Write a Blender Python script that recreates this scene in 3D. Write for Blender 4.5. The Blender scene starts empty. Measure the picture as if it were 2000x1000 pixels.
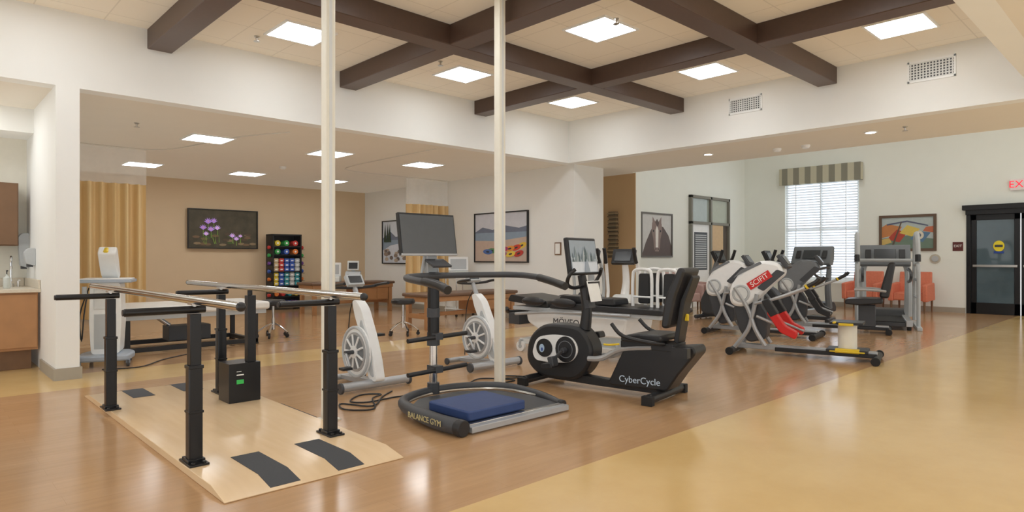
import bpy, bmesh, math, random
from mathutils import Vector, Matrix, Euler
random.seed(4)
scn=bpy.context.scene
COL=scn.collection
rad=math.radians
def lin(c):
    o=[]
    for v in c:
        v=v/255; o.append(v/12.92 if v<=.04045 else ((v+.055)/1.055)**2.4)
    return (o[0],o[1],o[2],1)
MATS={}
def mat(n,c=(128,128,128),r=.5,m=0,e=0,var=.05,s=12,bump=0,alpha=1,coat=0):
    if n in MATS: return MATS[n]
    M=bpy.data.materials.new(n); M.use_nodes=True; nt=M.node_tree; N=nt.nodes; L=nt.links
    p=N['Principled BSDF']; p.inputs['Roughness'].default_value=r; p.inputs['Metallic'].default_value=m
    p.inputs['Alpha'].default_value=alpha; p.inputs['Coat Weight'].default_value=coat
    tc=N.new('ShaderNodeTexCoord'); nz=N.new('ShaderNodeTexNoise'); nz.inputs['Scale'].default_value=s
    L.new(tc.outputs['Object'],nz.inputs['Vector'])
    mx=N.new('ShaderNodeMix'); mx.data_type='RGBA'; a=lin(c)
    mx.inputs[6].default_value=tuple(min(1,x*(1-var)) for x in a[:3])+(1,)
    mx.inputs[7].default_value=tuple(min(1,x*(1+var)) for x in a[:3])+(1,)
    L.new(nz.outputs[0],mx.inputs[0]); L.new(mx.outputs[2],p.inputs['Base Color'])
    if bump:
        b=N.new('ShaderNodeBump'); b.inputs['Strength'].default_value=bump; b.inputs['Distance'].default_value=.01
        L.new(nz.outputs[0],b.inputs['Height']); L.new(b.outputs[0],p.inputs['Normal'])
    if e:
        p.inputs['Emission Color'].default_value=a; p.inputs['Emission Strength'].default_value=e
    MATS[n]=M; return M

class G:
    def __init__(s): s.v=[];s.f=[];s.fm=[];s.ms=[]
    def add(s,vs,fs,m,M=None):
        o=len(s.v)
        if M is not None: vs=[M@Vector(v) for v in vs]
        s.v+=[tuple(v) for v in vs]
        if m not in s.ms: s.ms.append(m)
        k=s.ms.index(m)
        for f in fs: s.f.append([i+o for i in f]); s.fm.append(k)
        return s
    def box(s,c,d,m,rot=(0,0,0)):
        M=Matrix.Translation(c)@Euler([rad(a) for a in rot]).to_matrix().to_4x4()
        x,y,z=[q/2 for q in d]
        vs=[(-x,-y,-z),(x,-y,-z),(x,y,-z),(-x,y,-z),(-x,-y,z),(x,-y,z),(x,y,z),(-x,y,z)]
        return s.add(vs,[(0,3,2,1),(4,5,6,7),(0,1,5,4),(1,2,6,5),(2,3,7,6),(3,0,4,7)],m,M)
    def bx(s,x0,x1,y0,y1,z0,z1,m):
        return s.box(((x0+x1)/2,(y0+y1)/2,(z0+z1)/2),(x1-x0,y1-y0,z1-z0),m)
    def cyl(s,a,b,r,m,r2=None,n=16):
        a=Vector(a);b=Vector(b); r2=r if r2 is None else r2
        d=(b-a).normalized(); u=d.orthogonal().normalized(); w=d.cross(u)
        vs=[]
        for p,q in((a,r),(b,r2)):
            for i in range(n):
                t=2*math.pi*i/n; vs.append(p+u*q*math.cos(t)+w*q*math.sin(t))
        fs=[(i,(i+1)%n,n+(i+1)%n,n+i) for i in range(n)]+[tuple(range(n-1,-1,-1)),tuple(range(n,2*n))]
        return s.add(vs,fs,m)
    def tube(s,pts,r,m,n=8,sm=4,closed=False):
        P=[Vector(p) for p in pts]; Q=[]; R=[]
        rs=r if isinstance(r,(list,tuple)) else [r]*len(P)
        k=len(P); seg=k if closed else k-1
        if sm<=1: Q=P[:];R=list(rs)
        else:
            for i in range(seg):
                g=(lambda j:P[j%k]) if closed else (lambda j:P[max(0,min(k-1,j))])
                p0,p1,p2,p3=g(i-1),g(i),g(i+1),g(i+2)
                for j in range(sm):
                    t=j/sm
                    Q.append(.5*((2*p1)+(p2-p0)*t+(2*p0-5*p1+4*p2-p3)*t*t+(3*p1-p0-3*p2+p3)*t**3))
                    R.append(rs[i]*(1-t)+rs[(i+1)%k]*t)
            if not closed: Q.append(P[-1]);R.append(rs[-1])
        K=len(Q); vs=[]; u=None
        for i in range(K):
            if closed: d=(Q[(i+1)%K]-Q[i-1])
            else: d=Q[min(K-1,i+1)]-Q[max(0,i-1)]
            d=d.normalized()
            if u is None: u=d.orthogonal().normalized()
            else:
                u=u-d*u.dot(d)
                u=u.normalized() if u.length>1e-6 else d.orthogonal().normalized()
            w=d.cross(u)
            for j in range(n):
                t=2*math.pi*j/n; vs.append(Q[i]+(u*math.cos(t)+w*math.sin(t))*R[i])
        fs=[]
        for i in range(K if closed else K-1):
            a=i*n;b=((i+1)%K)*n
            for j in range(n): fs.append((a+j,a+(j+1)%n,b+(j+1)%n,b+j))
        if not closed: fs+=[tuple(range(n-1,-1,-1)),tuple(range((K-1)*n,K*n))]
        return s.add(vs,fs,m)
    def ring(s,c,R,r,m,ax='x',n=28,k=8,sy=1):
        P=[]
        for i in range(n):
            t=2*math.pi*i/n;a=R*math.cos(t);b=R*sy*math.sin(t)
            P.append({'x':(c[0],c[1]+a,c[2]+b),'y':(c[0]+a,c[1],c[2]+b),'z':(c[0]+a,c[1]+b,c[2])}[ax])
        return s.tube(P,r,m,n=k,sm=1,closed=True)
    def ell(s,c,r,m,rot=(0,0,0),nu=18,nv=10):
        M=Matrix.Translation(c)@Euler([rad(a) for a in rot]).to_matrix().to_4x4()
        vs=[(0,0,-r[2])]
        for j in range(1,nv):
            p=-math.pi/2+math.pi*j/nv
            for i in range(nu):
                t=2*math.pi*i/nu; vs.append((r[0]*math.cos(p)*math.cos(t),r[1]*math.cos(p)*math.sin(t),r[2]*math.sin(p)))
        vs.append((0,0,r[2])); fs=[]
        for i in range(nu): fs.append((0,1+(i+1)%nu,1+i))
        for j in range(nv-2):
            a=1+j*nu;b=a+nu
            for i in range(nu): fs.append((a+i,a+(i+1)%nu,b+(i+1)%nu,b+i))
        a=1+(nv-2)*nu;t=len(vs)-1
        for i in range(nu): fs.append((a+i,a+(i+1)%nu,t))
        return s.add(vs,fs,m,M)
    def prism(s,poly,ax,a,b,m):
        n=len(poly)
        def q(p,w): return {'x':(w,p[0],p[1]),'y':(p[0],w,p[1]),'z':(p[0],p[1],w)}[ax]
        vs=[q(p,a) for p in poly]+[q(p,b) for p in poly]
        fs=[(i,(i+1)%n,n+(i+1)%n,n+i) for i in range(n)]+[tuple(range(n-1,-1,-1)),tuple(range(n,2*n))]
        return s.add(vs,fs,m)
    def lathe(s,prof,c,m,n=20):
        vs=[];fs=[];k=len(prof)
        for i in range(n):
            t=2*math.pi*i/n
            for r,z in prof: vs.append((c[0]+r*math.cos(t),c[1]+r*math.sin(t),c[2]+z))
        for i in range(n):
            a=i*k;b=((i+1)%n)*k
            for j in range(k-1): fs.append((a+j,b+j,b+j+1,a+j+1))
        fs.append(tuple(i*k for i in range(n))[::-1]); fs.append(tuple(i*k+k-1 for i in range(n)))
        return s.add(vs,fs,m)
    def text(s,st,size,M,m):
        vs,fs=textmesh(st,size); return s.add(vs,fs,m,M)
def rr(poly,rd,n=4):
    out=[];k=len(poly)
    for i in range(k):
        p=Vector(poly[i]);a=Vector(poly[i-1]);b=Vector(poly[(i+1)%k])
        da=(a-p);db=(b-p);q=min(rd,da.length*.48,db.length*.48)
        A=p+da.normalized()*q;B=p+db.normalized()*q
        for j in range(n+1):
            t=j/n; v=A*(1-t)**2+p*2*t*(1-t)+B*t*t; out.append((v.x,v.y))
    return out
def oval(cx,cy,a,b,n=24): return [(cx+a*math.cos(2*math.pi*i/n),cy+b*math.sin(2*math.pi*i/n)) for i in range(n)]
def textmesh(st,size):
    cu=bpy.data.curves.new('txt','FONT'); cu.body=st; cu.size=size; cu.align_x='CENTER'; cu.align_y='CENTER'; cu.extrude=.0015
    ob=bpy.data.objects.new('txt',cu); COL.objects.link(ob)
    dg=bpy.context.evaluated_depsgraph_get(); me=bpy.data.meshes.new_from_object(ob.evaluated_get(dg))
    vs=[tuple(v.co) for v in me.vertices]; fs=[tuple(p.vertices) for p in me.polygons]
    bpy.data.objects.remove(ob); bpy.data.curves.remove(cu); bpy.data.meshes.remove(me)
    return vs,fs
def MXn(x,y,z,ang=0):
    return Matrix(((0,0,-1,x),(-1,0,0,y),(0,1,0,z),(0,0,0,1)))@Matrix.Rotation(rad(ang),4,'Z')
def MYn(x,y,z,ang=0):
    return Matrix(((1,0,0,x),(0,0,-1,y),(0,1,0,z),(0,0,0,1)))@Matrix.Rotation(rad(ang),4,'Z')
def mesh(name,g,M=None,smooth=True):
    me=bpy.data.meshes.new(name); me.from_pydata(g.v,[],g.f)
    for m in g.ms: me.materials.append(m)
    me.polygons.foreach_set('material_index',g.fm)
    if M is not None: me.transform(M)
    bm=bmesh.new(); bm.from_mesh(me); bmesh.ops.recalc_face_normals(bm,faces=bm.faces); bm.to_mesh(me); bm.free()
    if smooth:
        me.polygons.foreach_set('use_smooth',[True]*len(me.polygons)); me.set_sharp_from_angle(angle=rad(38))
    me.update(); return me
def mk(name,g,bevel=0,M=None):
    ob=bpy.data.objects.new(name,mesh(name,g,M)); COL.objects.link(ob)
    if bevel:
        b=ob.modifiers.new('Bevel','BEVEL'); b.width=bevel; b.segments=2; b.limit_method='ANGLE'; b.angle_limit=rad(40)
    return ob
class Thing:
    def __init__(s,name,label,cat,loc,rz=0,group=None):
        e=bpy.data.objects.new(name,None); e.empty_display_size=.1; COL.objects.link(e)
        if len(loc)==2: loc=(loc[0],loc[1],0)
        e.location=loc; e.rotation_euler=(0,0,rad(rz)); e['label']=label; e['category']=cat
        if group: e['group']=group
        s.e=e; s.M=(Matrix.Translation(loc)@Matrix.Rotation(rad(rz),4,'Z'))
    def part(s,name,g,bevel=0,label=None,parent=None,w=False):
        o=mk(name,g,bevel,s.M.inverted() if w else None); o.parent=parent or s.e
        if label: o['label']=label
        return o
def dup(root,loc,rz=0,label=None):
    def rec(o,par):
        c=o.copy(); COL.objects.link(c)
        if par: c.parent=par; c.matrix_parent_inverse=o.matrix_parent_inverse.copy()
        for ch in o.children: rec(ch,c)
        return c
    c=rec(root,None)
    if len(loc)==2: loc=(loc[0],loc[1],0)
    c.location=loc; c.rotation_euler=(0,0,rad(rz))
    if label: c['label']=label
    return c
def solo(name,label,cat,g,loc=(0,0,0),rz=0,bevel=0,group=None):
    o=mk(name,g,bevel); o.location=loc if len(loc)==3 else (loc[0],loc[1],0); o.rotation_euler=(0,0,rad(rz))
    o['label']=label;o['category']=cat
    if group:o['group']=group
    return o
def struct(name,g,bevel=0):
    o=mk(name,g,bevel); o['kind']='structure'; return o

# ---------- materials
white=mat('wall_white',(236,236,232),.7,var=.02,s=3,bump=.02)
wgreen=mat('wall_pale',(234,237,230),.7,var=.02,s=3)
tan=mat('wall_tan',(214,191,158),.7,var=.03,s=3)
tan2=mat('wall_tan_dark',(190,158,118),.7,var=.03,s=3)
ceilm=mat('ceiling_plaster',(229,222,209),.8,var=.02,s=3)
beamm=mat('beam_brown',(76,57,47),.38,var=.12,s=20)
base_=mat('baseboard_taupe',(165,157,142),.6)
blk=mat('black_plastic',(28,28,30),.42,var=.1)
blk2=mat('black_satin_metal',(22,22,24),.3,m=.2,var=.1)
dgr=mat('dark_grey',(62,64,68),.45)
mgr=mat('mid_grey',(112,116,120),.4)
rub=mat('black_rubber',(24,24,25),.75)
vinyl=mat('black_vinyl',(34,34,36),.38,var=.1,bump=.1)
chr_=mat('chrome',(215,215,215),.14,m=1)
stl=mat('brushed_steel',(200,198,194),.28,m=1)
silv=mat('silver_paint',(172,174,176),.35,m=.4)
wht=mat('white_plastic',(236,237,236),.35)
offw=mat('offwhite_plastic',(216,218,216),.4)
lgr=mat('light_grey',(182,186,188),.45)
wood=mat('cabinet_wood',(174,128,86),.45,var=.15,s=6)
wood2=mat('walnut_wood',(116,86,60),.45,var=.18,s=6)
red=mat('red_plastic',(205,36,32),.4)
yel=mat('yellow_plastic',(222,190,40),.5)
blue=mat('blue_vinyl',(44,66,114),.55,var=.06,bump=.1)
brv=mat('brown_vinyl',(112,86,68),.45)
cream=mat('cream_paint',(230,226,212),.45)
scr=mat('screen_dark',(56,60,64),.2)
scr2=mat('screen_grey',(84,88,92),.25)
glow=mat('lamp_panel',(247,250,252),.5,e=15)
paper=mat('paper_white',(240,240,236),.7)

def floormat():
    M=bpy.data.materials.new('floor_vinyl_planks'); M.use_nodes=True; nt=M.node_tree;N=nt.nodes;L=nt.links
    p=N['Principled BSDF']; tc=N.new('ShaderNodeTexCoord'); sp=N.new('ShaderNodeSeparateXYZ'); L.new(tc.outputs['Object'],sp.inputs[0])
    def mth(op,a,b=None):
        n=N.new('ShaderNodeMath');n.operation=op
        for i,v in enumerate((a,b)):
            if v is None: continue
            if isinstance(v,(int,float)): n.inputs[i].default_value=v
            else: L.new(v,n.inputs[i])
        return n.outputs[0]
    y=sp.outputs[1];x=sp.outputs[0]
    z1=mth('LESS_THAN',y,2.5)
    z2=mth('MULTIPLY',mth('GREATER_THAN',y,7.3),mth('LESS_THAN',y,8.2))
    z3=mth('MULTIPLY',mth('GREATER_THAN',y,7.3),mth('LESS_THAN',x,1.2))
    z=mth('MAXIMUM',mth('MAXIMUM',z1,z2),z3)
    br=N.new('ShaderNodeTexBrick'); br.inputs['Scale'].default_value=1; br.inputs['Brick Width'].default_value=1.2; br.inputs['Row Height'].default_value=.15
    br.inputs['Mortar Size'].default_value=.001; br.inputs['Color1'].default_value=lin((190,152,112)); br.inputs['Color2'].default_value=lin((183,145,105)); br.inputs['Mortar'].default_value=lin((172,135,97))
    L.new(tc.outputs['Object'],br.inputs['Vector'])
    mp=N.new('ShaderNodeMapping'); mp.inputs['Scale'].default_value=(1.2,10,1); L.new(tc.outputs['Object'],mp.inputs[0])
    nz=N.new('ShaderNodeTexNoise'); nz.inputs['Scale'].default_value=2.2; nz.inputs['Detail'].default_value=6; L.new(mp.outputs[0],nz.inputs['Vector'])
    ym=N.new('ShaderNodeMix');ym.data_type='RGBA'; ym.inputs[6].default_value=lin((200,163,102)); ym.inputs[7].default_value=lin((226,197,142)); 
    nz2=N.new('ShaderNodeTexNoise'); nz2.inputs['Scale'].default_value=1.1; nz2.inputs['Detail'].default_value=9; nz2.inputs['Roughness'].default_value=.65; L.new(tc.outputs['Object'],nz2.inputs['Vector']); L.new(nz2.outputs[0],ym.inputs[0])
    ov=N.new('ShaderNodeMix');ov.data_type='RGBA';ov.blend_type='MULTIPLY';ov.inputs[0].default_value=1
    rp=N.new('ShaderNodeMapRange'); rp.inputs[3].default_value=.84; rp.inputs[4].default_value=1.12; L.new(nz.outputs[0],rp.inputs[0])
    L.new(br.outputs[0],ov.inputs[6]); L.new(rp.outputs[0],ov.inputs[7])
    mx=N.new('ShaderNodeMix');mx.data_type='RGBA';L.new(z,mx.inputs[0]);L.new(ov.outputs[2],mx.inputs[6]);L.new(ym.outputs[2],mx.inputs[7])
    L.new(mx.outputs[2],p.inputs['Base Color'])
    rr_=N.new('ShaderNodeMapRange'); rr_.inputs[3].default_value=.1; rr_.inputs[4].default_value=.24; L.new(nz2.outputs[0],rr_.inputs[0]); L.new(rr_.outputs[0],p.inputs['Roughness'])
    p.inputs['Specular IOR Level'].default_value=.7
    return M
def tilemat():
    M=bpy.data.materials.new('ceiling_tiles');M.use_nodes=True;nt=M.node_tree;N=nt.nodes;L=nt.links
    p=N['Principled BSDF'];tc=N.new('ShaderNodeTexCoord');br=N.new('ShaderNodeTexBrick');br.offset=0
    br.inputs['Scale'].default_value=1;br.inputs['Brick Width'].default_value=.6;br.inputs['Row Height'].default_value=.6;br.inputs['Mortar Size'].default_value=.007
    br.inputs['Color1'].default_value=lin((237,228,212));br.inputs['Color2'].default_value=lin((235,226,210));br.inputs['Mortar'].default_value=lin((220,211,195))
    mp=N.new('ShaderNodeMapping');mp.inputs['Location'].default_value=(.26,.14,0);L.new(tc.outputs['Object'],mp.inputs[0]);L.new(mp.outputs[0],br.inputs['Vector']);L.new(br.outputs[0],p.inputs['Base Color']);p.inputs['Roughness'].default_value=.85
    return M
def plankmat():
    M=bpy.data.materials.new('maple_board');M.use_nodes=True;nt=M.node_tree;N=nt.nodes;L=nt.links
    p=N['Principled BSDF'];tc=N.new('ShaderNodeTexCoord');mp=N.new('ShaderNodeMapping');mp.inputs['Scale'].default_value=(9,1,1);nz=N.new('ShaderNodeTexNoise');nz.inputs['Scale'].default_value=2
    L.new(tc.outputs['Object'],mp.inputs[0]);L.new(mp.outputs[0],nz.inputs['Vector']);mx=N.new('ShaderNodeMix');mx.data_type='RGBA'
    mx.inputs[6].default_value=lin((218,188,148));mx.inputs[7].default_value=lin((231,204,166));L.new(nz.outputs[0],mx.inputs[0]);L.new(mx.outputs[2],p.inputs['Base Color']);p.inputs['Roughness'].default_value=.2
    return M
def stripemat(n,axis,a,b,per,rough=.8):
    M=bpy.data.materials.new(n);M.use_nodes=True;nt=M.node_tree;N=nt.nodes;L=nt.links
    p=N['Principled BSDF'];tc=N.new('ShaderNodeTexCoord');sp=N.new('ShaderNodeSeparateXYZ');L.new(tc.outputs['Object'],sp.inputs[0])
    m1=N.new('ShaderNodeMath');m1.operation='MULTIPLY';m1.inputs[1].default_value=1/per;L.new(sp.outputs[axis],m1.inputs[0])
    m2=N.new('ShaderNodeMath');m2.operation='FRACT';L.new(m1.outputs[0],m2.inputs[0]);m3=N.new('ShaderNodeMath');m3.operation='GREATER_THAN';m3.inputs[1].default_value=.5;L.new(m2.outputs[0],m3.inputs[0])
    mx=N.new('ShaderNodeMix');mx.data_type='RGBA';mx.inputs[6].default_value=lin(a);mx.inputs[7].default_value=lin(b);L.new(m3.outputs[0],mx.inputs[0]);L.new(mx.outputs[2],p.inputs['Base Color']);p.inputs['Roughness'].default_value=rough
    return M
FL=floormat();TL=tilemat();MP=plankmat()
YN=7.9; XE=8.95; XP=1.325
# ---------- room shell
struct('floor',G().bx(-4,17.5,-4,15.6,-.1,0,FL))
g=G()
g.bx(-3,XE,1.1,YN,3.77,3.87,TL)
g.bx(XP,9.1,YN+.2,15.4,3.0,3.1,ceilm); g.bx(-3,1.12,YN+.2,10.0,3.0,3.1,ceilm)
g.bx(XE+.2,10.9,-4,YN,3.0,3.1,ceilm); g.bx(9.97,11.0,YN,10.5,3.0,3.1,ceilm)
g.bx(-4,XE+.2,-4,.9,3.0,3.1,ceilm)
g.bx(10.9,17.5,-4,8.85,5.0,5.1,ceilm)
struct('ceiling',g)
struct('wall_north_soffit',G().bx(-3,XE+.2,YN,YN+.2,3.0,3.9,white))
struct('wall_east_soffit',G().bx(XE,XE+.2,1.1,YN,3.0,3.9,white))
struct('wall_south_soffit',G().bx(-3,XE+.2,.9,1.1,3.0,3.9,white))
struct('wall_east_bulkhead',G().bx(10.8,10.9,-4,YN,3.1,5.0,white))
struct('wall_partition',G().bx(1.12,XP,YN,15.4,0,3.0,white))
struct('wall_alcove',G().bx(-3,1.12,10.0,10.2,0,3.0,cream).bx(-3,1.12,9.4,10.0,2.72,3.0,white))
struct('wall_north',G().bx(1.12,9.97,15.4,15.6,0,3.1,tan))
struct('wall_east_inner',G().bx(9.1,9.97,YN,15.4,0,3.0,white))
struct('wall_hallway',G().bx(9.97,11.0,10.5,10.7,0,3.0,white))
g=G().bx(11.02,11.2,7.88,10.5,0,5.0,wgreen).bx(11.0,11.02,7.882,10.5,0,3.0,tan2); struct('wall_hallway_tan',g)
struct('wall_north_lobby',G().bx(11.2,17.3,8.65,8.85,0,5.0,wgreen))
g=G(); X0,X1=17.3,17.5
g.bx(X0,X1,7.5,8.85,0,5,wgreen).bx(X0,X1,5.65,7.5,0,.65,wgreen).bx(X0,X1,5.65,7.5,3.3,5,wgreen).bx(X0,X1,3.42,5.65,0,5,wgreen).bx(X0,X1,1.5,3.42,2.41,5,wgreen).bx(X0,X1,-4,1.5,0,5,wgreen)
struct('wall_east',g)
struct('baseboard_east',G().bx(17.28,17.3,3.44,8.65,0,.12,base_))
struct('baseboard_lobby',G().bx(11.2,14.3,8.63,8.65,0,.12,base_))
struct('baseboard_partition',G().bx(1.1,XP+.02,YN-.02,YN,0,.12,base_).bx(XP,XP+.02,YN,15.4,0,.12,base_).bx(1.1,1.12,YN,8.8,0,.12,base_))
struct('baseboard_inner',G().bx(9.08,9.1,YN-.02,15.38,0,.12,base_).bx(9.1,9.99,YN-.02,YN,0,.12,base_))
struct('baseboard_north',G().bx(1.37,9.08,15.38,15.4,0,.12,base_))
for i,x in enumerate((-.4,1.95,4.28,6.66)):
    struct('trim_%d'%(i+1),G().bx(x,x+.25,1.1,YN,3.55,3.77,beamm),.008)
for i,y in enumerate((3.19,5.48)):
    struct('trim_%d'%(i+5),G().bx(-3,XE,y,y+.25,3.548,3.769,beamm),.008)
# window
winm=mat('window_daylight',(232,242,255),.5,e=1.5)
g=G().bx(17.42,17.44,5.65,7.5,.65,3.3,winm)
fr=mat('window_frame_white_glow',(232,235,234),.4,e=.12)  # frame glows faintly by itself, daylight put into the material
for a in(5.65,6.55,7.44): g.bx(17.36,17.42,a,a+.06,.65,3.3,fr)
for a in(.65,1.95,3.24): g.bx(17.36,17.42,5.65,7.5,a,a+.06,fr)
bl=mat('blind_slat_glow',(226,229,231),.5,e=.08)  # slats emit a little, standing in for daylight on the blind
for i in range(38):
    z=.73+i*.068; g.box((17.31,6.575,z),(.056,1.8,.005),bl,(0,34,0))
for yy in(5.95,6.575,7.2): g.bx(17.28,17.284,yy-.01,yy+.01,.66,3.3,bl)
g.bx(17.22,17.32,5.6,7.55,.6,.65,fr)
struct('window_1',g)
vm=stripemat('valance_stripes',1,(190,186,164),(136,134,120),.3)
solo('window_valance','striped grey and beige box valance above the window','valance',G().bx(17.1,17.29,5.55,7.58,3.18,3.62,vm),bevel=.01)
# exit door
blu=mat('glass_blue',(84,100,108),.05,var=.4,s=1.6)
g=G().bx(17.2,17.4,1.5,3.42,2.2,2.41,blk2)
for y in(1.5,3.34): g.bx(17.28,17.4,y,y+.08,0,2.2,blk2)
g.bx(17.12,17.3,1.45,3.47,2.3,2.41,blk2)
for y0,y1 in((1.58,2.45),(2.47,3.34)):
    g.bx(17.33,17.37,y0,y0+.1,0,2.2,blk2).bx(17.33,17.37,y1-.1,y1,0,2.2,blk2).bx(17.33,17.37,y0,y1,0,.25,blk2).bx(17.33,17.37,y0,y1,2.08,2.2,blk2)
    g.bx(17.345,17.355,y0+.1,y1-.1,.25,2.08,blu)
    g.bx(17.27,17.31,y0+.04,y1-.04,1.04,1.09,stl)
g.prism(oval(2.84,1.5,.1,.12),'x',17.33,17.338,mat('decal_yellow',(235,215,50),.5))
g.bx(17.322,17.33,2.77,2.91,1.48,1.53,dgr).bx(17.33,17.338,2.75,2.93,1.34,1.39,mat('decal_blue',(40,70,150),.5))
struct('door_1',g,.004)
# interior door
g=G(); fm=mat('door_frame_grey',(128,126,116),.5)
x0,x1=14.33,16.3
for x in(x0,15.28,x1-.07): g.bx(x,x+.07,8.56,8.65,0,2.83,fm)
g.bx(x0,x1,8.56,8.65,2.76,2.83,fm).bx(x0,x1,8.56,8.65,2.1,2.17,fm)
g.bx(x0+.07,15.28,8.62,8.64,2.17,2.76,mat('transom_glass',(164,174,166),.1)).bx(15.35,x1-.07,8.62,8.64,2.17,2.76,mat('transom_glass2',(186,194,182),.1))
g.bx(x0+.07,15.28,8.61,8.64,0,2.1,wht)
for i in range(16): g.bx(x0+.25,15.12,8.60,8.61,.98+i*.055,.98+i*.055+.03,lgr)
g.bx(x0+.2,15.17,8.605,8.611,.93,1.9,dgr)
g.bx(15.35,15.95,8.58,8.63,0.01,2.1,mat('door_wood',(208,178,136),.5,var=.1)).bx(15.95,x1-.07,8.62,8.64,0,2.1,mat('doorway_painted_shade',(84,74,64),.6))  # flat dark panel beside the leaf paints the shade of the room behind
g.cyl((15.87,8.58,1.0),(15.87,8.52,1.0),.03,stl).box((15.82,8.52,1.0),(.12,.02,.02),stl)
struct('door_2',g,.003)

# ---------- ceiling fixtures
def troffer():
    T=Thing('ceiling_light','square recessed white ceiling light panel, lit','light',(0,0,3.77),group='square ceiling light panels')
    g=G(); s=.3
    for a in((-s,s,-s,-s+.025),(-s,s,s-.025,s),(-s,-s+.025,-s,s),(s-.025,s,-s,s)): g.bx(a[0],a[1],a[2],a[3],-.015,0,wht)
    T.part('frame',g)
    g=G().bx(-s+.025,s-.025,-s+.025,s-.025,-.01,-.003,glow); T.part('diffuser',g)
    g=G().bx(-.004,.004,-s+.025,s-.025,-.014,-.01,wht); 
    T.part('divider',g)
    return T.e
tr=troffer(); first=True
for x,y,z in [(3.24,6.86,3.77),(5.58,6.86,3.77),(7.87,6.86,3.77),(3.24,4.46,3.77),(5.58,4.46,3.77),(7.87,4.46,3.77),(7.87,2.15,3.77),(5.58,2.15,3.77),(3.24,2.15,3.77),(.9,2.15,3.77),(.9,4.46,3.77),(.9,6.86,3.77),  # the panels nearest the camera are unseen, added for extra light
              (3.25,9.92,3),(5.2,9.92,3),(7.1,9.92,3),(3.25,13.5,3),(5.2,13.5,3),(7.1,13.5,3),(0.2,9.0,3),(12.5,6,5),(15,6,5),(12.5,3,5),(15,3,5),(15,0,5),(12.5,0,5),(3,-1.2,3),(6.5,-1.2,3),(0,-1.8,3)]:  # tall lobby and near-side panels are out of view, added to brighten the room
    if first: tr.location=(x,y,z); first=False
    else: dup(tr,(x,y,z))
g=G().lathe([(.03,0),(.03,-.01),(.012,-.02),(.01,-.05),(.035,-.055),(.035,-.06),(.004,-.062)],(0,0,0),stl,12)
sp=solo('sprinkler_head','small chrome sprinkler head on the ceiling','sprinkler',g,(2.92,7.3,3.77),group='ceiling sprinkler heads')
for l in[(5.0,6.6,3.77),(5.45,4.15,3.77),(7.3,2.45,3.77),(7.3,4.7,3.77),(7.15,7.0,3.77),(9.7,2.6,3.0),(2.2,9.4,3.0),(5.6,10.6,3.0)]: dup(sp,l)
g=G().lathe([(.065,0),(.065,-.02),(.05,-.045),(.02,-.05)],(0,0,0),wht,20)
sd=solo('smoke_detector','round white smoke detector on the ceiling','smoke detector',g,(10.2,4.55,3.0),group='ceiling smoke detectors')
for l in[(10.2,4.1,3.0),(5.3,12.0,3.0),(7.3,6.0,3.77)]: dup(sd,l)
T=Thing('recessed_downlight','small round recessed downlight, lit','light',(9.9,5.6,3.0),group='round recessed downlights')
T.part('trim_ring',G().lathe([(.085,0),(.085,-.008),(.065,-.008)],(0,0,0),wht,24)); T.part('lens',G().lathe([(.064,-.002),(.064,-.0085)],(0,0,0),mat('downlight',(255,250,240),.5,e=10),24))
dup(T.e,(9.8,3.05,3.0))
T=Thing('flush_ceiling_light','round flush white glass ceiling light with bronze rim','light',(10.4,8.7,3.0))
T.part('rim',G().lathe([(.17,0),(.17,-.03),(.15,-.03)],(0,0,0),dgr,24)); T.part('lamp_shade',G().lathe([(.15,-.01),(.14,-.05),(.09,-.08),(.01,-.09)],(0,0,0),mat('shade_glow',(255,245,225),.5,e=2),24))
def vent(y0,y1,z0,z1):
    g=G(); x=XE
    g.bx(x-.012,x,y0,y1,z0,z0+.025,wht).bx(x-.012,x,y0,y1,z1-.025,z1,wht).bx(x-.012,x,y0,y0+.02,z0,z1,wht).bx(x-.012,x,y1-.02,y1,z0,z1,wht).bx(x-.002,x,y0,y1,z0,z1,dgr)
    n=15
    for i in range(1,n): yy=y0+(y1-y0)*i/n; g.bx(x-.009,x-.002,yy-.007,yy+.007,z0,z1,offw)
    for i in range(1,8): zz=z0+(z1-z0)*i/8; g.bx(x-.008,x-.002,y0,y1,zz-.006,zz+.006,offw)
    return solo('air_vent','white square-grid air vent grille high on the wall','vent',g,group='wall air vents')
vent(1.87,2.37,3.38,3.64);vent(4.21,4.72,3.37,3.61)
trk=mat('track_white',(222,216,206),.6)
g=G().tube([(1.4,11.6,2.99),(2.4,11.6,2.99),(2.95,11.5,2.99),(3.2,11.0,2.99),(3.5,9.5,2.99),(3.9,8.6,2.99)],.009,trk,6)
solo('curtain_track','pale metal curtain track curving across the ceiling','curtain track',g,group='ceiling curtain tracks')
g=G().tube([(9.08,11.65,2.99),(7.6,11.65,2.99),(6.6,11.6,2.99),(6.2,11.0,2.99),(6.2,8.3,2.99)],.009,trk,6)
solo('curtain_track','pale metal curtain track curving across the ceiling','curtain track',g,group='ceiling curtain tracks')
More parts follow.
